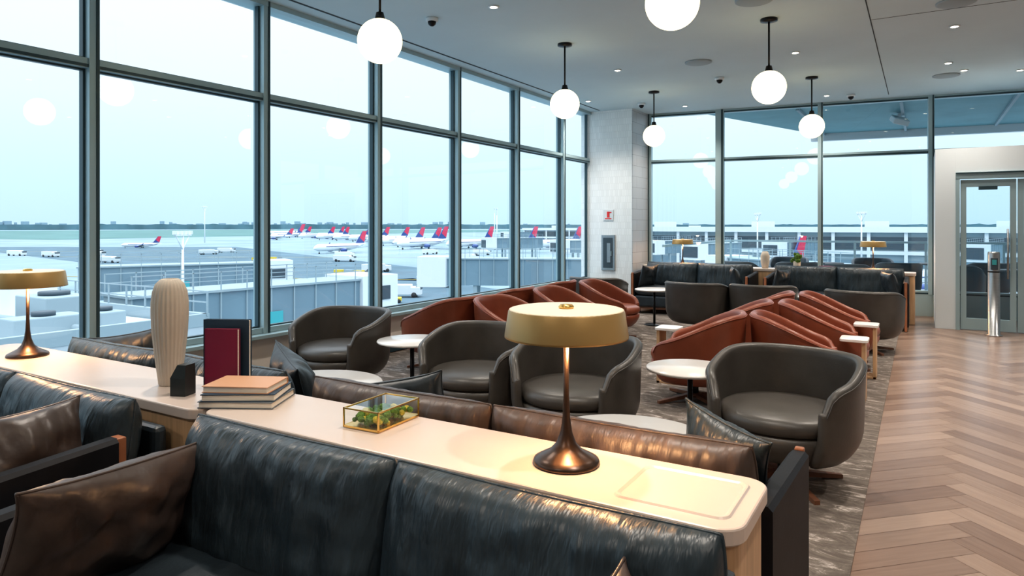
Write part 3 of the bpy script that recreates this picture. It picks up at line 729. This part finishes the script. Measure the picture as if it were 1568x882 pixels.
for x in(-.9,-.1):
    for y in(-.5,.5): mb.cyl((x,y,.8),(x,y,1.3),.03,'ext_dark')
for x in(-.7,.7):
    for y in(-1,1): mb.cyl((x,y*.5,.3),(x,y*.66,.3),.3,'rubber')
for k in range(3): 
    mb.box((-2.6-2.6*k,0,.5),(2.2,1.3,.12),'ext_gray'); mb.box((-2.6-2.6*k,0,1.0),(1.9,1.2,.9),'ext_gray' if k%2 else 'sign_yellow',.05)
    for x in(-.7,.7): mb.cyl((-2.6-2.6*k+x,-.6,.22),(-2.6-2.6*k+x,.6,.22),.22,'rubber')
    mb.box((-1.3-2.6*k,0,.4),(.6,.06,.06),'ext_dark')
v2=mb.build('baggage_tractor',(-64,74,ZG),40)
for (x,y,r) in((-100,108,10),(-48,60,60),(-165,140,35)): place('baggage_tractor',v2.data,(x,y,ZG),r)
mb=MB(); mb.box((0,0,.3),(.1,1.4,1.0),'sign_yellow'); mb.box((.06,0,.3),(.02,.8,.5),'ext_dark'); mb.cyl((0,0,-6),(0,0,-.2),.08,'ext_gray'); mb.build('gate_sign',(-44.5,20.4,-3.5),20)
mb=MB(); mb.prism([(-4.5,12.82),(8,14.2),(8,19),(-4.5,19)],-.35,-.03,'terrace_deck'); mb.build('terrace_slab')
mb=MB(); 
mb.prism([(-3.9,13.0),(8,14.25),(8,19.0),(-2.2,18.0)],3.72,3.95,'canopy_teal')
mb.prism([(-2.3,18.0),(8,19.0),(8,19.15),(-2.3,18.15)],3.55,4.1,'ext_white')
for x in(5,): mb.box((x,18.0+.1*x,1.84),(.16,.16,3.74),'ext_gray')
for i in range(6): mb.box((-2+i*1.7,16.0,3.70),(.05,4.4,.06),'ext_gray')
mb.build('terrace_canopy')
mb=MB(); mb.box((0,0,-.02),(.3,.25,.12),'ext_white',.02,M=RX(25)@RY(15)); mb.box((0,.05,.07),(.05,.05,.12),'ext_white'); mb.build('floodlight',(-.35,15.4,3.58),20)
mb=MB()
for i in range(9): mb.box((-4.4+i*1.5,18.8,.52),(.05,.05,1.1),'alu')
mb.box((1.6,18.8,1.09),(12.1,.06,.05),'alu'); mb.box((-4.4,16.0,1.09),(.06,5.6,.05),'alu')
mb.add([(-4.4,18.8,.03),(7.6,18.8,.03),(7.6,18.8,1.05),(-4.4,18.8,1.05)],[(0,1,2,3)],'glass')
mb.build('terrace_railing')
g=tub('ext_dark',.80,.60,endz=.46).build('outdoor_armchair',(-3.2,14.6,-.03),160)
for (x,y,r) in((-2.2,14.9,200),(-1.2,14.7,170),(-.4,15.6,190),(.6,15.2,160),(1.1,16.4,200),(2.3,15.6,180),(2.0,17,160),(-2.6,16.6,0),(-.9,17.0,10)): place('outdoor_armchair',g.data,(x,y,-.03),r)
mb=MB(); mb.lathe([(0,.0),(.22,0),(.22,.02),(.03,.03),(.03,.70),(.32,.71),(.32,.74),(0,.74)],'ext_dark',24); o=mb.build('outdoor_table',(-1.7,15.8,-.03))
for p in((.25,16.6),(1.5,14.9)): place('outdoor_table',o.data,(*p,-.03))

# ---------------------------------------------------------------- world (overcast: zenith brighter than horizon)
w=bpy.data.worlds.new('sky'); scn.world=w; w.use_nodes=True; nt=w.node_tree; bg=nt.nodes['Background']
tc=nd(nt,'ShaderNodeTexCoord'); sp=nd(nt,'ShaderNodeSeparateXYZ'); cr=nd(nt,'ShaderNodeValToRGB'); e=cr.color_ramp.elements
sc_=1/3.0
def C(r,g,b): return (r*sc_,g*sc_,b*sc_,1)
e[0].position=0; e[0].color=C(.46,.635,.76); e[1].position=1; e[1].color=C(2.5,2.7,2.95)
for p_,c_ in((.06,(.52,.695,.81)),(.16,(.63,.745,.82)),(.30,(.73,.79,.84)),(.50,(1.4,1.52,1.68))):
    k=cr.color_ramp.elements.new(p_); k.color=C(*c_)
nt.links.new(tc.outputs['Generated'],sp.inputs[0]); nt.links.new(sp.outputs['Z'],cr.inputs[0]); nt.links.new(cr.outputs[0],bg.inputs[0])
bg.inputs[1].default_value=3.0

# ---------------------------------------------------------------- camera
cd=bpy.data.cameras.new('camera'); cd.sensor_width=36; cd.lens=23.92; cd.shift_y=-.0612; cd.clip_end=9000; cd.clip_start=.05
co=bpy.data.objects.new('camera',cd); scn.collection.objects.link(co); co.location=(0,0,1.5); co.rotation_euler=(radians(90),0,radians(31))
scn.camera=co
